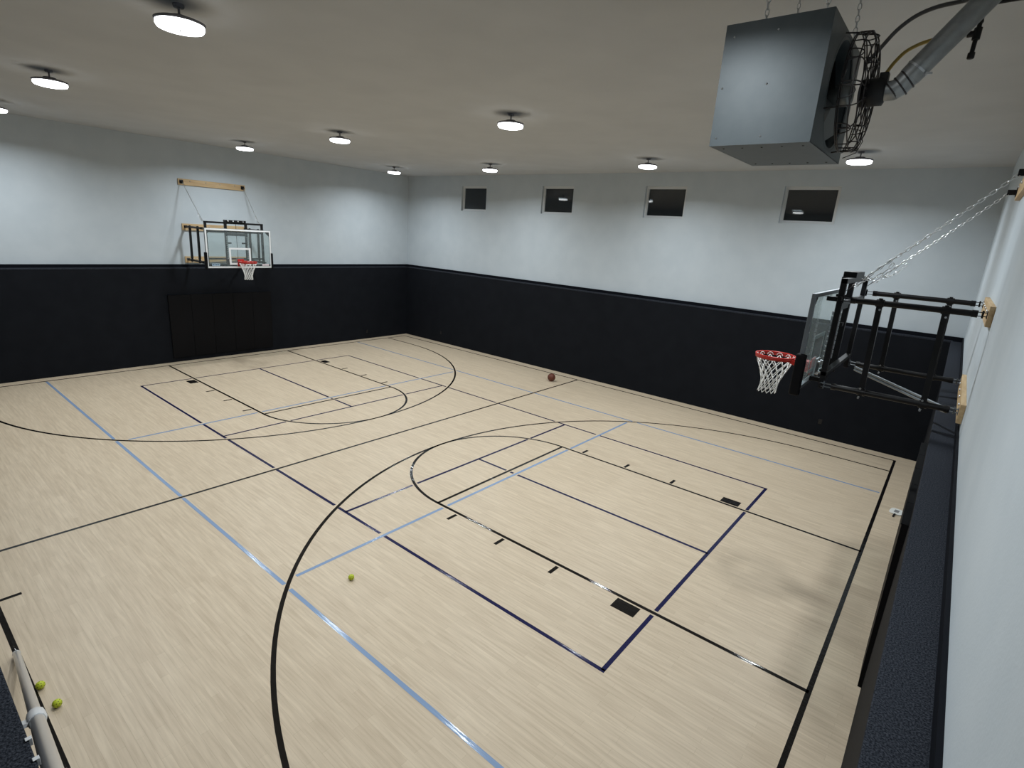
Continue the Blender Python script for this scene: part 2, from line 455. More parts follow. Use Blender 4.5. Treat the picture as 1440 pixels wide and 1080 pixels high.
LAMPS = [
    (2.42, -4.93, 'round white ceiling lamp at top left, the largest and nearest'),
    (-2.40, -4.92, 'round white ceiling lamp, second largest, near the left edge of the picture'),
    (-6.85, -4.90, 'round white ceiling lamp cut off by the left edge of the picture'),
    (-6.75, 0.0, 'round white ceiling lamp closest above the far hoop'),
    (-2.40, 0.0, 'round white ceiling lamp hanging left of the middle, right of the far hoop'),
    (2.42, 0.0, 'round white ceiling lamp in the middle of the picture, beside the pale ceiling streak'),
    (-6.75, 4.95, 'small round white ceiling lamp nearest the far corner of the room'),
    (-2.45, 4.95, 'round white ceiling lamp over the leftmost high window'),
    (2.46, 4.95, 'round white ceiling lamp over the third high window'),
    (6.72, 4.95, 'round white ceiling lamp just below and right of the heater fan'),
    (6.83, 0.0, 'round white ceiling lamp hidden behind the hanging heater'),
    (6.83, -4.93, 'round white ceiling lamp overhead, above the loft viewpoint'),
]
lamp0 = make_lamp()
for i, (x, y, lab) in enumerate(LAMPS):
    r = lamp0 if i == 0 else copy_tree(lamp0)
    r.location = (x, y, 0)
    tag(r, lab, 'lamp', 'round lamps under the ceiling')
for r in [o for o in C.objects if o.name.startswith('ceiling_lamp')]: lamp_light(r)

# ------------------------------------------------------------------ basketball hoops
def chain(mb, a, b, link=0.058, r=0.0038, sag=0.0, wdt=0.0115):
    a = Vector(a); b = Vector(b); L = (b - a).length; n = max(2, int(L / (link * 0.78)))
    for i in range(n):
        t = (i + 0.5) / n
        p = a.lerp(b, t) + Vector((0, 0, -sag * 4 * t * (1 - t)))
        t2 = t + 0.01; q = a.lerp(b, t2) + Vector((0, 0, -sag * 4 * t2 * (1 - t2)))
        d = (q - p).normalized()
        u = d.cross(Vector((0, 0, 1)))
        if u.length < 0.05: u = d.cross(Vector((1, 0, 0)))
        u.normalize(); w = d.cross(u)
        s = u if i % 2 else w
        hl = link / 2 - wdt
        pts = []
        for k in range(4): 
            an = -PI / 2 + PI * k / 3
            pts.append(p + d * (hl + wdt * math.cos(an)) + s * wdt * math.sin(an))
        for k in range(4):
            an = PI / 2 + PI * k / 3
            pts.append(p + d * (-hl + wdt * math.cos(an)) + s * wdt * math.sin(an))
        mb.tube(pts, r, 5, closed=True)

D_BOARD, D_RIM, D_FR = 1.47, 1.905, 1.22
Z1, Z2 = 3.885, 2.967            # upper and lower arms
YA = 0.85
def make_hoop(name, origin, rz, label, top_z=5.10):
    H = empty(name, origin, rz)
    tag(H, label, 'basketball hoop', 'wall hoops')
    # --- wooden mounting beams on the white wall
    for zc, h in ((top_z, 0.165), (3.875, 0.184), (2.958, 0.184)):
        b = MB().box(0.0, 0.042, -0.93, 0.93, zc - h / 2, zc + h / 2).build('wall_beam', M['wood'], H, bevel=0.003)
        lag = MB()
        for y in (-0.62, -0.2, 0.2, 0.62): lag.lathe([(0.014, 0), (0.014, 0.008), (0.0, 0.012)], (0.042, y, zc + 0.03), 'X', 8).cut()
        lag.build_each('lag_bolt', M['bolt'], b)
    # --- chain brackets on top beam
    for sy in (-1, 1):
        br = MB()
        br.box(0.042, 0.05, sy * YA - 0.05, sy * YA + 0.05, top_z - 0.05, top_z + 0.05)
        for q in (-0.022, 0.022): br.box(0.05, 0.12, sy * YA + q - 0.004, sy * YA + q + 0.004, top_z - 0.03, top_z + 0.022)
        br.tube([(0.1, sy * YA - 0.03, top_z - 0.008), (0.1, sy * YA + 0.03, top_z - 0.008)], 0.009, 8)
        br.build('chain_bracket', M['steel_black'], H, bevel=0.002)
    # --- four arms with end plates and clevises
    for sy in (-1, 1):
        for z in (Z1, Z2):
            a = MB(); a.tube([(0.11, sy * YA, z), (D_FR - 0.10, sy * YA, z)], 0.029, 14)
            for x in (0.11, D_FR - 0.145): a.tube([(x, sy * YA, z), (x + 0.045, sy * YA, z)], 0.034, 14)
            arm = a.build('arm', M['steel_black'], H)
            c = MB(); cm = M['steel_black'] if z > 3 else M['alu_dark']
            for q in (-0.017, 0.017): c.box(0.042, 0.13, sy * YA - 0.02, sy * YA + 0.02, z + q - 0.003, z + q + 0.003)
            c.box(0.042, 0.048, sy * YA - 0.04, sy * YA + 0.04, z - 0.035, z + 0.035)
            c.tube([(0.075, sy * YA, z - 0.035), (0.075, sy * YA, z + 0.035)], 0.008, 8).cut()
            for q in (-0.017, 0.017): c.box(D_FR - 0.13, D_FR + 0.0, sy * YA - 0.02, sy * YA + 0.02, z + q - 0.003, z + q + 0.003)
            c.tube([(D_FR - 0.03, sy * YA, z - 0.04), (D_FR - 0.03, sy * YA, z + 0.04)], 0.008, 8).cut()
            c.build_each('clevis', cm, arm)
        # --- upright braces between the arms
        for x in (0.33, 0.855):
            u = MB(); u.bar((x - 0.012, sy * YA, Z2 - 0.015), (x + 0.012, sy * YA, Z1 + 0.015), 0.052, 0.05)
            for z, dx in ((Z1, 0.012), (Z2, -0.012)):
                u.tube([(x + dx - 0.035, sy * YA, z), (x + dx + 0.035, sy * YA, z)], 0.038, 14)
                e = 1 if z > 3 else -1
                u.box(x + dx - 0.016, x + dx + 0.016, sy * YA - 0.02, sy * YA + 0.02, z + e * 0.03 - 0.015, z + e * 0.03 + 0.018)
            ub = u.build('upright_brace', M['steel_black'], H)
            bb = MB()
            for z in (Z1 - 0.062, Z2 + 0.04, Z2 - 0.06):
                bb.tube([(x, sy * YA - 0.036, z), (x, sy * YA + 0.036, z)], 0.010, 8).cut()
            bb.build_each('bolt', M['bolt'], ub)
    # --- two crossing braces in the plane of the lower arms
    for off in (0.0, 0.035):
        MB().tube([(D_FR - 0.12, -YA + 0.18, Z2 - 0.01 - off), (0.13, YA - 0.06, Z2 - 0.01 - off)], 0.014, 10).build('cross_brace', M['alu_dark'], H)
    # --- carrier frame
    fy = 0.79
    fr = MB()
    for sy in (-1, 1): fr.box(D_FR - 0.025, D_FR + 0.025, sy * fy - 0.03, sy * fy + 0.03, Z2 - 0.05, 4.09)
    fr.box(D_FR - 0.03, D_FR + 0.03, -fy - 0.03, fy + 0.03, 4.04, 4.09)
    fr.box(D_FR - 0.03, D_FR + 0.03, -fy - 0.03, fy + 0.03, 3.055, 3.10)
    fr.box(D_FR - 0.02, D_FR + 0.02, -fy, fy, 3.80, 3.85)
    for sy in (-1, 1):
        fr.tube([(D_FR, sy * (fy + 0.01), Z1), (D_FR, sy * (YA + 0.02), Z1)], 0.02, 10)
        fr.tube([(D_FR, sy * (fy + 0.01), Z2), (D_FR, sy * (YA + 0.02), Z2)], 0.02, 10)
    fr.build('carrier_frame', M['steel_black'], H, bevel=0.003)
    # --- twin masts, height slider and counter box
    for sy in (-1, 1):
        mast = MB().box(D_FR + 0.045, D_FR + 0.105, sy * 0.285 - 0.03, sy * 0.285 + 0.03, 2.92, 4.09).build('mast', M['steel_black'], H, bevel=0.003)
        h = MB()
        for k in range(11): h.box(D_FR + 0.1052, D_FR + 0.125, sy * 0.285 - 0.012, sy * 0.285 + 0.012, 3.08 + k * 0.058, 3.08 + k * 0.058 + 0.046).cut()
        h.build_each('height_notch', M['alu'], mast)
    for z, hh in ((3.755, 0.035), (2.955, 0.025)):
        MB().box(D_FR + 0.055, D_FR + 0.095, -0.29, 0.29, z - hh, z + hh).build('crossbar', M['steel_black'], H, bevel=0.003)
    for sy in (-1, 1): MB().box(D_FR + 0.06, D_FR + 0.09, sy * 0.205 - 0.055, sy * 0.205 + 0.055, 3.50, 3.54).build('stop_lug', M['steel_black'], H, bevel=0.003)
    MB().tube([(D_FR + 0.09, 0, 2.95), (D_FR + 0.09, 0, 4.08)], 0.006, 8).build('lift_rod', M['steel_black'], H)
    bx = MB(); bx.box(D_FR - 0.03, D_FR + 0.10, -0.29, 0.29, 4.085, 4.15)
    cb = bx.build('top_box', M['steel_black'], H, bevel=0.004)
    hb = MB()
    for y in (-0.21, -0.07, 0.07, 0.21): hb.lathe([(0.018, 0), (0.018, 0.004), (0, 0.006)], (D_FR + 0.10, y, 4.118), 'X', 10).cut()
    hb.build_each('hole_cap', M['bolt'], cb)
    # --- backboard
    x0, x1 = D_BOARD - 0.03, D_BOARD
    zb, zt = 2.835, 3.915; w = 0.925
    B = empty('backboard', (0, 0, 0)); B.parent = H
    fm = MB(); t = 0.042
    fm.box(x0 - 0.014, x1, -w, w, zb, zb + t); fm.box(x0 - 0.014, x1, -w, w, zt - t, zt)
    fm.box(x0 - 0.014, x1, -w, -w + t, zb + t, zt - t); fm.box(x0 - 0.014, x1, w - t, w, zb + t, zt - t)
    fm.build('board_frame', M['alu_dark'], B, bevel=0.004)
    sc_ = MB()
    for z in (3.02, 3.18, 3.34, 3.50, 3.66, 3.80):
        for sy in (-1, 1): sc_.lathe([(0.007, 0), (0.007, -0.004), (0, -0.006)], (x0 - 0.014, sy * (w - t / 2), z), 'X', 8).cut()
    sc_.build_each('frame_screw', M['bolt'], B)
    MB().box(x1 - 0.018, x1 - 0.008, -w + t, w - t, zb + t, zt - t).build('glass', M['glass'], B)
    mk = MB(); xm = x1 + 0.001; lw = 0.042
    ww = w - 0.008; zz0, zz1 = zb + 0.008, zt - 0.008
    def rectm(y0, y1, z0, z1, x=xm): mk.box(x - 0.002, x, y0, y1, z0, z1)
    rectm(-ww, ww, zz0, zz0 + lw); rectm(-ww, ww, zz1 - lw, zz1)
    rectm(-ww, -ww + lw, zz0 + lw, zz1 - lw); rectm(ww - lw, ww, zz0 + lw, zz1 - lw); mk.build('white_border', M['white_mark'], B); mk = MB(); lw = 0.05
    ty, tz0, tz1, xt = 0.305, 2.93, 3.40, x1 - 0.006
    rectm(-ty, ty, tz0, tz0 + lw, xt); rectm(-ty, ty, tz1 - lw, tz1, xt)
    rectm(-ty, -ty + lw, tz0 + lw, tz1 - lw, xt); rectm(ty - lw, ty, tz0 + lw, tz1 - lw, xt)
    mk.build('target_square', M['white_mark'], B)
    gs = MB()
    for sy in (-1, 1):      # corner gussets behind the glass
        for (zq, e) in ((zt - t, -1),):
            yq = sy * (w - t)
            gs.add([(x1 - 0.022, yq, zq), (x1 - 0.022, yq - sy * 0.13, zq), (x1 - 0.022, yq - sy * 0.11, zq + e * 0.03), (x1 - 0.022, yq - sy * 0.03, zq + e * 0.11), (x1 - 0.022, yq, zq + e * 0.13),
                    (x1 - 0.034, yq, zq), (x1 - 0.034, yq - sy * 0.13, zq), (x1 - 0.034, yq - sy * 0.11, zq + e * 0.03), (x1 - 0.034, yq - sy * 0.03, zq + e * 0.11), (x1 - 0.034, yq, zq + e * 0.13)],
                   [(0, 1, 2, 3, 4), (9, 8, 7, 6, 5), (0, 5, 6, 1), (1, 6, 7, 2), (2, 7, 8, 3), (3, 8, 9, 4), (4, 9, 5, 0)]).cut()
    gs.build_each('corner_gusset', M['steel_black'], B)
    for sy in (-1, 1):      # thick black pads on the lower corners
        pd = MB()
        prof = [(x1 + 0.028, -1), (x1 + 0.028, 1), (x0 - 0.05, 1), (x0 - 0.05, -1)]
        pd.box(x0 - 0.05, x1 + 0.028, sy * w - 0.026, sy * w + 0.034 * 1, zb - 0.03, 3.27) if sy > 0 else pd.box(x0 - 0.05, x1 + 0.028, -w - 0.034, -w + 0.026, zb - 0.03, 3.27)
        pd.build('corner_pad', M['pad'], B, bevel=0.024, seg=4)
    st = MB()
    st.box(x1 + 0.001, x1 + 0.003, -0.79, -0.58, 2.90, 2.965)
    st.cur = 1
    for k, (p, q) in enumerate(((-0.775, -0.735), (-0.725, -0.70), (-0.69, -0.65), (-0.64, -0.60))): st.box(x1 + 0.003, x1 + 0.0036, p, q, 2.917, 2.950)
    st.build('maker_sticker', [M['sticker'], M['sticker_ink']], B)
    MB().box(x1 + 0.001, x1 + 0.003, 0.62, 0.83, 2.90, 2.955).build('notice_sticker', M['sticker_pink'], B)
    bk = MB()
    for sy in (-1, 1):
        for z in (2.90, 3.84): bk.box(D_FR + 0.10, x0 - 0.010, sy * 0.28 - 0.025, sy * 0.28 + 0.025, z - 0.025, z + 0.025).cut()
    bk.build_each('board_bracket', M['steel_black'], B, bevel=0.003)
    # --- rim with mounting plate, then net
    zr = 3.05; cx = D_RIM; rr = 0.232
    R = empty('rim', (0, 0, 0)); R.parent = H
    ring = MB(); pts = [(cx + rr * math.cos(2 * PI * k / 48), rr * math.sin(2 * PI * k / 48), zr) for k in range(48)]
    ring.tube(pts, 0.0095, 8, closed=True)
    pts2 = [(cx + (rr - 0.002) * math.cos(2 * PI * k / 48), (rr - 0.002) * math.sin(2 * PI * k / 48), zr - 0.036) for k in range(48)]
    ring.tube(pts2, 0.006, 6, closed=True)
    v = []; f = []
    for k in range(48):
        a = 2 * PI * k / 48
        for (dr, dz) in ((0.004, 0.0), (0.004, -0.036), (-0.004, -0.036), (-0.004, 0.0)): v.append((cx + (rr + dr) * math.cos(a), (rr + dr) * math.sin(a), zr + dz))
    # solid band only on the half towards the board
    for k in range(48):
        a = 2 * PI * (k + 0.5) / 48
        l = (k + 1) % 48
        f += [(k * 4 + q, l * 4 + q, l * 4 + (q + 1) % 4, k * 4 + (q + 1) % 4) for q in range(4)]
    ring.add(v, f, True)
    ring.build('ring', M['rim'], R)
    pl = MB()
    pl.box(D_BOARD, D_BOARD + 0.012, -0.09, 0.09, zr - 0.16, zr + 0.04)
    pl.box(D_BOARD + 0.012, cx - rr + 0.02, -0.075, 0.075, zr - 0.045, zr - 0.005)
    pl.box(D_BOARD + 0.012, D_BOARD + 0.12, -0.06, 0.06, zr - 0.13, zr - 0.045)
    for sy in (-1, 1): pl.bar((D_BOARD + 0.012, sy * 0.07, zr - 0.12), (cx - rr * 0.85, sy * 0.10, zr - 0.03), 0.012, 0.05)
    pl.build('rim_bracket', M['rim'], R, bevel=0.004)
    MB().box(D_BOARD - 0.05, D_BOARD - 0.03, -0.1, 0.1, zr - 0.17, zr + 0.05).build('backing_plate', M['alu'], R); bb_ = MB()
    for y in (-0.065, 0.065):
        for z in (zr - 0.13, zr + 0.015): bb_.tube([(D_BOARD - 0.085, y, z), (D_BOARD - 0.05, y, z)], 0.012, 8).cut()
    bb_.build_each('rim_bolt', M['bolt'], R)
    net = MB(); n = 12
    lev = [(0.222, -0.035), (0.194, -0.105), (0.163, -0.18), (0.135, -0.25), (0.113, -0.32), (0.101, -0.385), (0.105, -0.45), (0.110, -0.495)]
    def node(k, i):
        r, dz = lev[k]; a = 2 * PI * (i + (0.5 if k % 2 else 0)) / n
        lean = 0.03 * (k / 7.0) ** 2
        return Vector((cx + r * math.cos(a) + lean, r * math.sin(a) - 0.02 * (k / 7.0) ** 2, zr + dz))
    for k in range(len(lev) - 1):
        for i in range(n):
            p = node(k, i)
            j = (i if k % 2 == 0 else i + 1)
            for q in ((i, i - 1) if k % 2 == 0 else (i, i + 1)):
                net.tube([p, node(k + 1, q % n)], 0.0048 if k else 0.006, 5, cap=False)
            net.sphere(p, 0.008, 6, 4)
    for i in range(n):           # loops over the hooks under the rim
        a = 2 * PI * i / n; pts = []
        for q in range(7):
            th = PI * q / 6; aa = a + 0.16 * math.cos(th)
            pts.append((cx + 0.218 * math.cos(aa), 0.218 * math.sin(aa), zr - 0.04 + 0.034 * math.sin(th)))
        net.tube(pts, 0.0035, 5, cap=False)
    net.build('net', M['net'], H)
    # --- support chains: chain above, doubled cable below
    for sy in (-1, 1):
        top = Vector((0.105, sy * YA, top_z - 0.012)); bot = Vector((D_FR - 0.03, sy * (fy - 0.01), 3.97))
        kn = top.lerp(bot, 0.70)
        ch = MB(); chain(ch, top, kn, sag=0.01)
        chain(ch, kn, kn + Vector((0.16, 0.0, -0.17)), sag=0.0)
        chain(ch, kn + Vector((0.16, 0, -0.17)), bot + Vector((-0.05, 0, 0.06)), sag=0.03)
        if sy > 0 or True: chain(ch, kn + Vector((-0.03, 0, -0.02)), kn + Vector((0.2, 0.02, -0.20)), sag=0.06)
        cho = ch.build('support_chain', M['chain'], H)
        cab = MB()
        cab.tube([kn, bot + Vector((0, 0.012, 0))], 0.0035, 6)
        cab.tube([bot + Vector((-0.05, 0, 0.06)), bot], 0.0035, 6)
        cab.build('cable', M['conduit'], cho)
    return H

make_hoop('basketball_hoop', (XFU, 0, 0), 0.0, 'glass basketball hoop on the far wall, above the padded black panels')
make_hoop('basketball_hoop', (XNU, 0, 0), PI, 'glass basketball hoop on the near right wall, seen side on')

# ------------------------------------------------------------------ padded panels on the lower walls under both hoops
def wall_pad(origin, rz, label):
    r = empty('wall_pad', origin, rz)
    tag(r, label, 'wall pad', 'padded wall panels')
    n = 5; W = 3.02; z0, z1 = 0.13, 1.97; pw = W / n
    for i in range(n):
        y0 = -W / 2 + i * pw + 0.004; y1 = y0 + pw - 0.008
        m = MB()
        nz, ny = 10, 6; t0, t1 = 0.036, 0.056
        v = []; f = []
        for a in range(nz + 1):
            for b in range(ny + 1):
                z = z0 + (z1 - z0) * a / nz; y = y0 + (y1 - y0) * b / ny
                t = t0 + (t1 - t0) * a / nz
                pz = min(a, nz - a) / nz; py = min(b, ny - b) / ny
                puff = 0.012 * (1 - math.exp(-pz * 14)) * (1 - math.exp(-py * 9))
                v.append((t + puff, y, z))
        for a in range(nz):
            for b in range(ny):
                k = a * (ny + 1) + b; f.append((k, k + 1, k + ny + 2, k + ny + 1))
        m.add(v, f, True)
        # sides and back
        lo = [(0, y0, z0), (t0, y0, z0), (t0, y1, z0), (0, y1, z0), (0, y0, z1), (t1, y0, z1), (t1, y1, z1), (0, y1, z1)]
        m.add(lo, [(0, 1, 2, 3), (4, 7, 6, 5), (0, 4, 5, 1), (3, 2, 6, 7), (0, 3, 7, 4)])
        m.build('panel', M['pad'], r)
    sm = MB()
    sm.tube([(0.058, -W / 2, z1 - 0.004), (0.058, W / 2, z1 - 0.004)], 0.006, 6)
    sm.build('top_piping', M['pad'], r)
wall_pad((XF, -0.04, 0), 0, 'black padded panel set on the far wall below the hoop')
wall_pad((XN, -0.02, 0), PI, 'black padded panel set on the near wall beside the white paddle')

# ------------------------------------------------------------------ hanging gas heater
def make_heater():
    x0, x1, y0, y1, z0, z1 = 7.12, 7.755, -3.40, -2.40, 4.985, 5.722
    H = empty('unit_heater', (7.44, -2.9, z0))
    tag(H, 'boxy galvanised gas heater hanging on chains under the ceiling', 'heater')
    ox, oy, oz = 7.44, -2.9, z0
    def L(m, name, mt, parent=None, each=False, **k):
        m.v = [(a - ox, b - oy, c - oz) for a, b, c in m.v]
        if each: return m.build_each(name, mt, parent or H, **k)
        return m.build(name, mt, parent or H, **k)
    cy, cz, fr = -2.88, 5.355, 0.325
    b = MB(); t = 0.004
    b.box(x0, x1, y0, y0 + t, z0, z1)
    b.box(x0, x1, y1 - t, y1, z0, z1)
    b.box(x0, x0 + t, y0 + t, y1 - t, z0, z1)
    b.box(x0, x1, y0 + t, y1 - t, z0, z0 + t)
    b.box(x0, x1, y0 + t, y1 - t, z1 - t, z1)
    b.bar((x0 + 0.05, y0 - 0.001, z0 + 0.006), (x1, y0 - 0.001, z0 + 0.006), 0.004, 0.012)
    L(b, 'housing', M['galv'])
    # fan side with a round opening
    fv = []; ff = []; n = 48
    for k in range(n):
        a = 2 * PI * k / n; c, s = math.cos(a), math.sin(a)
        fv.append((x1, cy + fr * c, cz + fr * s))
        q = min(((y1 - cy) if c > 0 else (cy - y0)) / max(abs(c), 1e-6), ((z1 - cz) if s > 0 else (cz - z0)) / max(abs(s), 1e-6))
        fv.append((x1, cy + q * c, cz + q * s))
    fv += [(x1, y1, z1), (x1, y0, z1), (x1, y0, z0), (x1, y1, z0)]
    for k in range(n):
        l = (k + 1) % n; ff.append((2 * k, 2 * k + 1, 2 * l + 1, 2 * l))
    for ci, (sy, sz) in enumerate(((1, 1), (-1, 1), (-1, -1), (1, -1))):
        # fill the corners
        best = None
        for k in range(n):
            l = (k + 1) % n
            p, q = fv[2 * k + 1], fv[2 * l + 1]
            yy, zz = (y1 if sy > 0 else y0), (z1 if sz > 0 else z0)
            on = lambda p_: abs(p_[1] - yy) < 1e-6 or abs(p_[2] - zz) < 1e-6
            if on(p) and on(q) and ((abs(p[1] - yy) < 1e-6) != (abs(q[1] - yy) < 1e-6)): best = (2 * k + 1, 2 * n + ci, 2 * l + 1)
        if best: ff.append(best)
    m = MB(); m.add(fv, ff)
    m.lathe([(fr, -0.10), (fr + 0.004, -0.02), (fr + 0.018, 0.004), (fr + 0.03, 0.0)], (x1, cy, cz), 'X', 48)
    m.f = m.f[:-2]; m.mi = m.mi[:-2]; m.smooth = m.smooth[:-2]
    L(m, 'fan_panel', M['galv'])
    L(MB().box(x1 - 0.16, x1 - 0.15, y0 + 0.01, y1 - 0.01, z0 + 0.01, z1 - 0.01), 'dark_backing', M['dark_void'])  # near-black sheet behind the fan; the hollow's shade is put in its colour
    fan = empty('fan', (0, 0, 0)); fan.parent = H
    for k in range(4):
        a = PI / 2 * k + 0.5; m = MB(); v = []
        for i in range(6):
            r = 0.06 + (fr - 0.085) * i / 5
            for j in (-1, 1):
                aa = a + j * (0.48 - 0.15 * (i / 5))
                v.append((x1 - 0.045 + j * 0.028, cy + r * math.cos(aa), cz + r * math.sin(aa)))
        f = [(2 * i, 2 * i + 1, 2 * i + 3, 2 * i + 2) for i in range(5)]
        v2 = [(p[0] - 0.003, p[1], p[2]) for p in v]
        m.add(v, f, True); m.add(v2, [tuple(reversed(q)) for q in f], True)
        L(m, 'blade', M['fan'], fan)
    L(MB().lathe([(0.0, -0.06), (0.065, -0.055), (0.07, 0.06), (0.055, 0.085), (0.0, 0.088)], (x1 + 0.0, cy, cz), 'X', 24), 'motor', M['fan'], fan)
    # wire guard
    g = MB(); gr = 0.355
    prof = [(gr, 0.07), (gr, 0.13), (gr - 0.01, 0.155), (gr - 0.05, 0.172), (0.20, 0.18), (0.09, 0.18)]
    for k in range(16):
        a = 2 * PI * k / 16
        g.tube([(x1 + h, cy + r * math.cos(a), cz + r * math.sin(a)) for r, h in prof], 0.0042, 5)
    for r, h in ((gr, 0.07), (gr + 0.003, 0.082), (gr, 0.14), (0.29, 0.174), (0.20, 0.182), (0.09, 0.18)):
        g.tube([(x1 + h, cy + r * math.cos(2 * PI * k / 40), cz + r * math.sin(2 * PI * k / 40)) for k in range(40)], 0.0045, 5, closed=True)
    for k in range(10):
        a0 = 2 * PI * k / 10 + 0.157; pts = []
        for q in range(9):
            th = PI * q / 8; aa = a0 + 0.11 * math.cos(th)
            r = gr + 0.002; pts.append((x1 + 0.075 + 0.09 * math.sin(th) * 0.95, cy + r * math.cos(aa), cz + r * math.sin(aa)))
        g.tube(pts, 0.004, 5)
    for k in range(4):
        a = PI / 2 * k + 0.4; g.tube([(x1, cy + (gr + 0.01) * math.cos(a), cz + (gr + 0.01) * math.sin(a)), (x1 + 0.08, cy + gr * math.cos(a), cz + gr * math.sin(a))], 0.005, 6)
    L(g, 'fan_guard', M['wire'])
    # rivets
    r = MB()
    for u, w in ((0.06, 0.66), (0.33, 0.665), (0.03, 0.36), (0.315, 0.36), (0.04, 0.05), (0.33, 0.05)):
        r.lathe([(0.006, 0), (0.006, -0.003), (0, -0.005)], (x0 + u, y0, z0 + w), 'Y', 8).cut()
    L(r, 'rivet', M['bolt'], each=True)
    r = MB()
    for y in (y0 + 0.12, y1 - 0.12):
        for k in range(5): r.lathe([(0.007, 0), (0.007, -0.003), (0, -0.004)], (x0 + 0.06 + k * 0.128, y, z0), 'Z', 8).cut()
    L(r, 'bottom_screw', M['wire'], each=True)
    # inducer, elbow, vent pipe
    iy, iz = -2.90, 5.352
    L(MB().lathe([(0.070, 0.13), (0.082, 0.14), (0.082, 0.265), (0.06, 0.275), (0.0, 0.276)], (x1, iy, iz), 'X', 28), 'draft_inducer', M['rubber'])
    L(MB().box(x1 + 0.225, x1 + 0.275, iy - 0.03, iy + 0.03, iz + 0.06, iz + 0.11), 'switch_box', M['iron'], bevel=0.004)
    el = [(x1 + 0.27, iy, iz), (x1 + 0.315, iy, iz + 0.002), (x1 + 0.345, iy, iz + 0.02), (x1 + 0.37, iy, iz + 0.052), (x1 + 0.395, iy, iz + 0.085)]
    L(MB().tube(el, [0.058, 0.061, 0.061, 0.061, 0.063], 24), 'vent_elbow', M['galv_pipe'])
    rg = MB()
    for (px, pz) in ((x1 + 0.30, iz), (x1 + 0.345, iz + 0.02), (x1 + 0.375, iz + 0.058)): rg.tube([(px, iy, pz), (px + 0.007, iy, pz + 0.006)], 0.066, 24).cut()
    L(rg, 'clamp', M['wire'], each=True)
    a = Vector((x1 + 0.385, iy, iz + 0.072)); d = Vector((0.288, 0, 0.372)).normalized()
    e = a + d * ((ZC - a.z) / d.z)
    L(MB().tube([a, e], 0.066, 28), 'vent_pipe', M['galv_pipe'])
    cl = MB(); cl.tube([a + d * 0.05, a + d * 0.062], 0.070, 28); cl.bar(a + d * 0.056 + Vector((0.05, -0.035, -0.04)), a + d * 0.056 + Vector((0.085, -0.035, -0.045)), 0.015, 0.012)
    L(cl, 'hose_clamp', M['bolt'])
    # grey flexible conduit up to the ceiling and a thin sensor wire
    cd = [(7.83, -2.62, 5.60), (7.90, -2.62, 5.69), (7.97, -2.62, 5.79), (8.06, -2.62, 5.86), (8.17, -2.62, 5.895), (8.32, -2.62, 5.90), (8.48, -2.62, 5.93), (8.56, -2.62, 6.02), (8.57, -2.62, ZC)]
    cp = []
    for i in range(len(cd) - 1):
        for q in range(4): cp.append(Vector(cd[i]).lerp(Vector(cd[i + 1]), q / 4))
    cp.append(Vector(cd[-1]))
    for _ in range(3): cp = [cp[0]] + [(cp[i - 1] + cp[i] * 2 + cp[i + 1]) / 4 for i in range(1, len(cp) - 1)] + [cp[-1]]
    L(MB().tube(cp, 0.013, 10), 'conduit', M['conduit'])
    wv = [(7.80, -2.75, 5.18), (7.90, -2.72, 5.16), (7.93, -2.7, 5.09), (7.90, -2.68, 5.02), (7.82, -2.66, 4.99)]
    L(MB().tube(wv, 0.003, 6), 'sensor_wire', M['wire'])
    # hanging chains
    for (cx_, cy_) in ((7.32, y0 + 0.1), (7.28, y1 - 0.08), (7.68, y0 + 0.08), (7.69, y1 - 0.08)):
        c = MB(); chain(c, (cx_, cy_, ZC), (cx_ + 0.01, cy_, z1 + 0.012), link=0.045, r=0.004)
        c.tube([(cx_ + 0.01 + 0.012 * math.cos(k), cy_, z1 + 0.008 + 0.012 * math.sin(k)) for k in [PI * q / 6 for q in range(12)]], 0.004, 6, closed=True)
        L(c, 'hanging_chain', M['chain'])
    return H
make_heater()

# gas drop pipe beside the heater with a brass-yellow connector
GX, GY = 8.415, -2.74
g = empty('gas_pipe', (GX, GY, 5.535)); tag(g, 'black iron gas drop pipe with a tee, hanging right of the heater duct', 'pipe')
p = MB()
p.tube([(0, 0, 0.02), (0.004, 0, 0.20), (0.012, 0, 0.262), (0.05, 0, 0.29), (0.12, 0, 0.292), (XNU - GX, 0, 0.292)], 0.0125, 12)
p.tube([(0.002, 0, 0.10), (0.003, 0, 0.165)], 0.021, 12); p.tube([(0.003, 0, 0.19), (0.003, 0, 0.205)], 0.017, 12)
p.tube([(0, 0, 0.135), (-0.045, 0, 0.135)], 0.018, 12)
p.lathe([(0.0, -0.006), (0.016, -0.004), (0.019, 0.0), (0.019, 0.03)], n=12)
p.build('drop_pipe', M['iron'], g)
MB().tube([(-0.045, 0, 0.135), (-0.075, 0, 0.135)], 0.013, 10).build('nipple', M['galv_pipe'], g)
yv = [(-0.07, 0.0, 0.135), (-0.12, 0.01, 0.14), (-0.20, 0.01, 0.138), (-0.28, 0.0, 0.118), (-0.35, -0.01, 0.08), (-0.395, -0.03, 0.015), (-0.42, -0.055, -0.045)]
yp = []
for i in range(len(yv) - 1):
    for q in range(4): yp.append(Vector(yv[i]).lerp(Vector(yv[i + 1]), q / 4))
yp.append(Vector(yv[-1]))
for _ in range(2): yp = [yp[0]] + [(yp[i - 1] + yp[i] * 2 + yp[i + 1]) / 4 for i in range(1, len(yp) - 1)] + [yp[-1]]
MB().tube(yp, 0.011, 10).build('flexible_connector', M['yellow'], g)['label'] = 'yellow flexible gas connector'

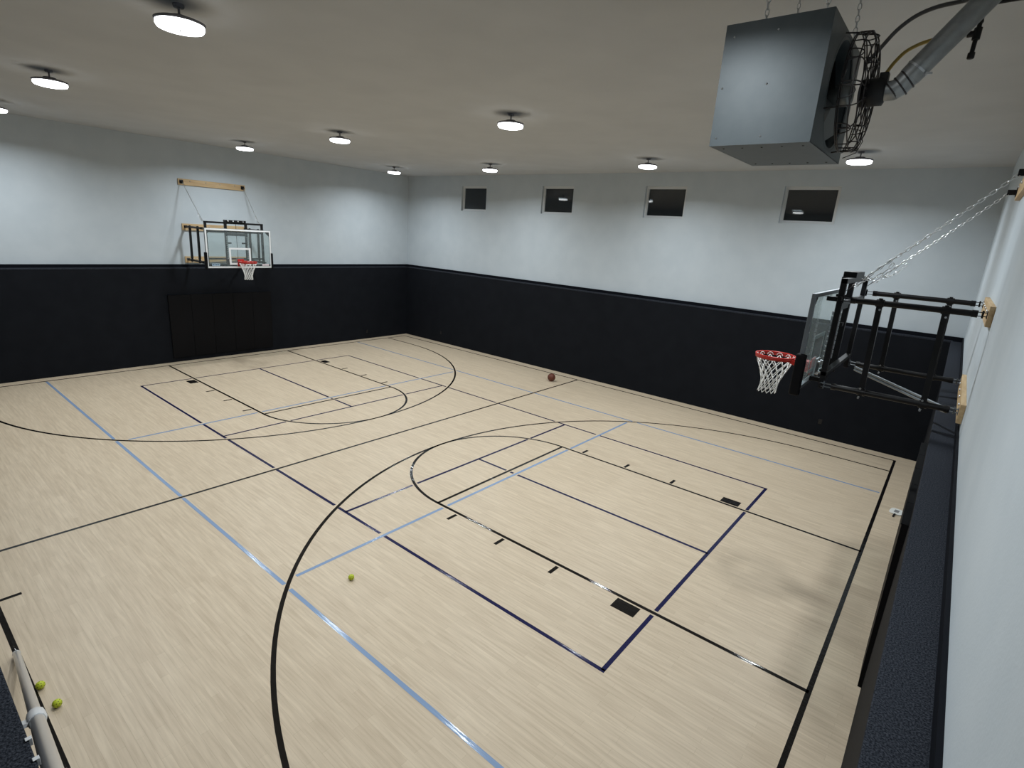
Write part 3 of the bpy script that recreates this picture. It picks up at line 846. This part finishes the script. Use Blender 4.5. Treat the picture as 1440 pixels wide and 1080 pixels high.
# ------------------------------------------------------------------ leaning telescopic pole at the loft edge
A = Vector((2.343, -6.90, 0.04)); Bv = Vector((7.005, -7.2168, 2.495)); u = (Bv - A).normalized()
P = empty('telescopic_pole', tuple(A)); tag(P, 'telescopic aluminium pole leaning from the floor against the wall below the loft edge', 'pole')
def at(t): return u * t
Lp = (Bv - A).length
tc = 3.33
MB().tube([at(0.0), at(tc)], 0.029, 20).build('inner_tube', M['alu'], P)
MB().tube([at(-0.006), at(0.03)], 0.031, 20).build('end_cap', M['plastic_white'], P)
MB().tube([at(tc + 0.05), at(Lp)], 0.033, 20).build('outer_tube', M['alu'], P)
ck = MB(); ck.tube([at(tc - 0.07), at(tc - 0.05), at(tc + 0.09), at(tc + 0.11)], [0.036, 0.043, 0.044, 0.037], 10)
n1 = u.cross(Vector((0, 0, 1))).normalized()
ck.bar(at(tc) + n1 * 0.045, at(tc + 0.11) + n1 * 0.045, 0.03, 0.02)
ck.build('clamp_collar', M['plastic_white'], P)

# small white clips along the loft edge
def clip(loc, label):
    r = empty('edge_clip', loc); tag(r, label, 'clip', 'clips on the loft edge')
    m = MB(); m.box(-0.007, 0.008, 0.004, 0.012, -0.02, 0.004); m.box(-0.007, 0.008, -0.004, 0.012, 0.004, 0.006)
    m.build('clip_body', M['plastic_white'], r, bevel=0.002)
clip((6.80, YL, ZL), 'small white clip on the carpeted loft edge, upper one beside the pole')
clip((6.895, YL, ZL), 'small white clip on the carpeted loft edge at the bottom of the picture')

# ------------------------------------------------------------------ balls and paddle
def pickleball(loc, label, rz):
    m = MB(); r = 0.037
    m.sphere((0, 0, 0), r, 24, 16)
    m.cur = 1
    n = 30
    for i in range(n):
        z = 1 - 2 * (i + 0.5) / n; a = i * 2.399963; q = math.sqrt(1 - z * z)
        d = Vector((q * math.cos(a), q * math.sin(a), z)); s = d.cross(Vector((0, 0, 1)))
        if s.length < 0.01: s = Vector((1, 0, 0))
        s.normalize(); w = d.cross(s)
        m.add([d * r * 1.004 + 0.0042 * (math.cos(2 * PI * k / 8) * s + math.sin(2 * PI * k / 8) * w) for k in range(8)], [tuple(range(8))])
    o = m.build('pickleball', [M['ball_green'], M['ball_hole']])
    o.location = loc; o.rotation_euler = (0.4, 0.2, rz)
    tag(o, label, 'ball', 'yellow green pickleballs on the floor')
pickleball((2.965, -6.84, 0.037), 'yellow green holed ball touching the black line beside the aluminium pole', 0)
pickleball((3.31, -6.79, 0.037), 'yellow green holed ball on the boards, lower of the pair beside the pole', 1.1)
pickleball((3.59, -3.94, 0.037), 'yellow green holed ball alone in the middle of the court', 2.3)

bk = empty('basketball', (-0.44, 6.03, 0.121)); bk.rotation_euler = (0.5, 0.3, 0.4)
tag(bk, 'brown basketball on the floor by the window wall at half court', 'ball')
MB().sphere((0, 0, 0), 0.12, 32, 20).build('ball_skin', M['basketball'], bk)
sm = MB(); r = 0.1195
def ring_(fn): sm.tube([fn(2 * PI * k / 40) for k in range(40)], 0.003, 6, closed=True)
ring_(lambda a: (r * math.cos(a), r * math.sin(a), 0)); ring_(lambda a: (r * math.cos(a), 0, r * math.sin(a)))
for sx in (-1, 1):
    def fn(a, sx=sx):
        v = Vector((sx * (0.62 + 0.20 * math.cos(2 * a)), 0.78 * math.cos(a), 0.78 * math.sin(a))).normalized() * r
        return v
    ring_(fn)
sm.build('seam', M['seam'], bk)

# paddle lying flat, handle towards the loft
pd = empty('pickleball_paddle', (8.66, 3.72, 0.0)); pd.rotation_euler = (0, 0, 1.45)
tag(pd, 'white pickleball paddle with black handle lying on floor beside the near wall', 'paddle')
def slab(mb, pts, z0, z1):
    n = len(pts); v = [(x, y, z0) for x, y in pts] + [(x, y, z1) for x, y in pts]
    mb.add(v, [tuple(reversed(range(n))), tuple(range(n, 2 * n))] + [(i, (i + 1) % n, n + (i + 1) % n, n + i) for i in range(n)])
outl = []
for k in range(40):
    a = 2 * PI * k / 40; e = 0.55
    c, s = math.cos(a), math.sin(a)
    outl.append((0.10 + 0.135 * math.copysign(abs(c) ** e, c), 0.100 * math.copysign(abs(s) ** e, s)))
m = MB(); slab(m, outl, 0.006, 0.019); m.build('paddle_face', M['paddle_white'], pd, bevel=0.003)
m = MB(); slab(m, [(0.04, -0.035), (0.17, -0.035), (0.17, 0.035), (0.04, 0.035)], 0.019, 0.0195); m.build('face_print', M['paddle_grey'], pd)
MB().tube([(-0.03, 0, 0.0135), (-0.05, 0, 0.0145), (-0.155, 0, 0.0145), (-0.165, 0, 0.0145)], [0.011, 0.0145, 0.0145, 0.0145], 10).build('handle', M['rubber'], pd)
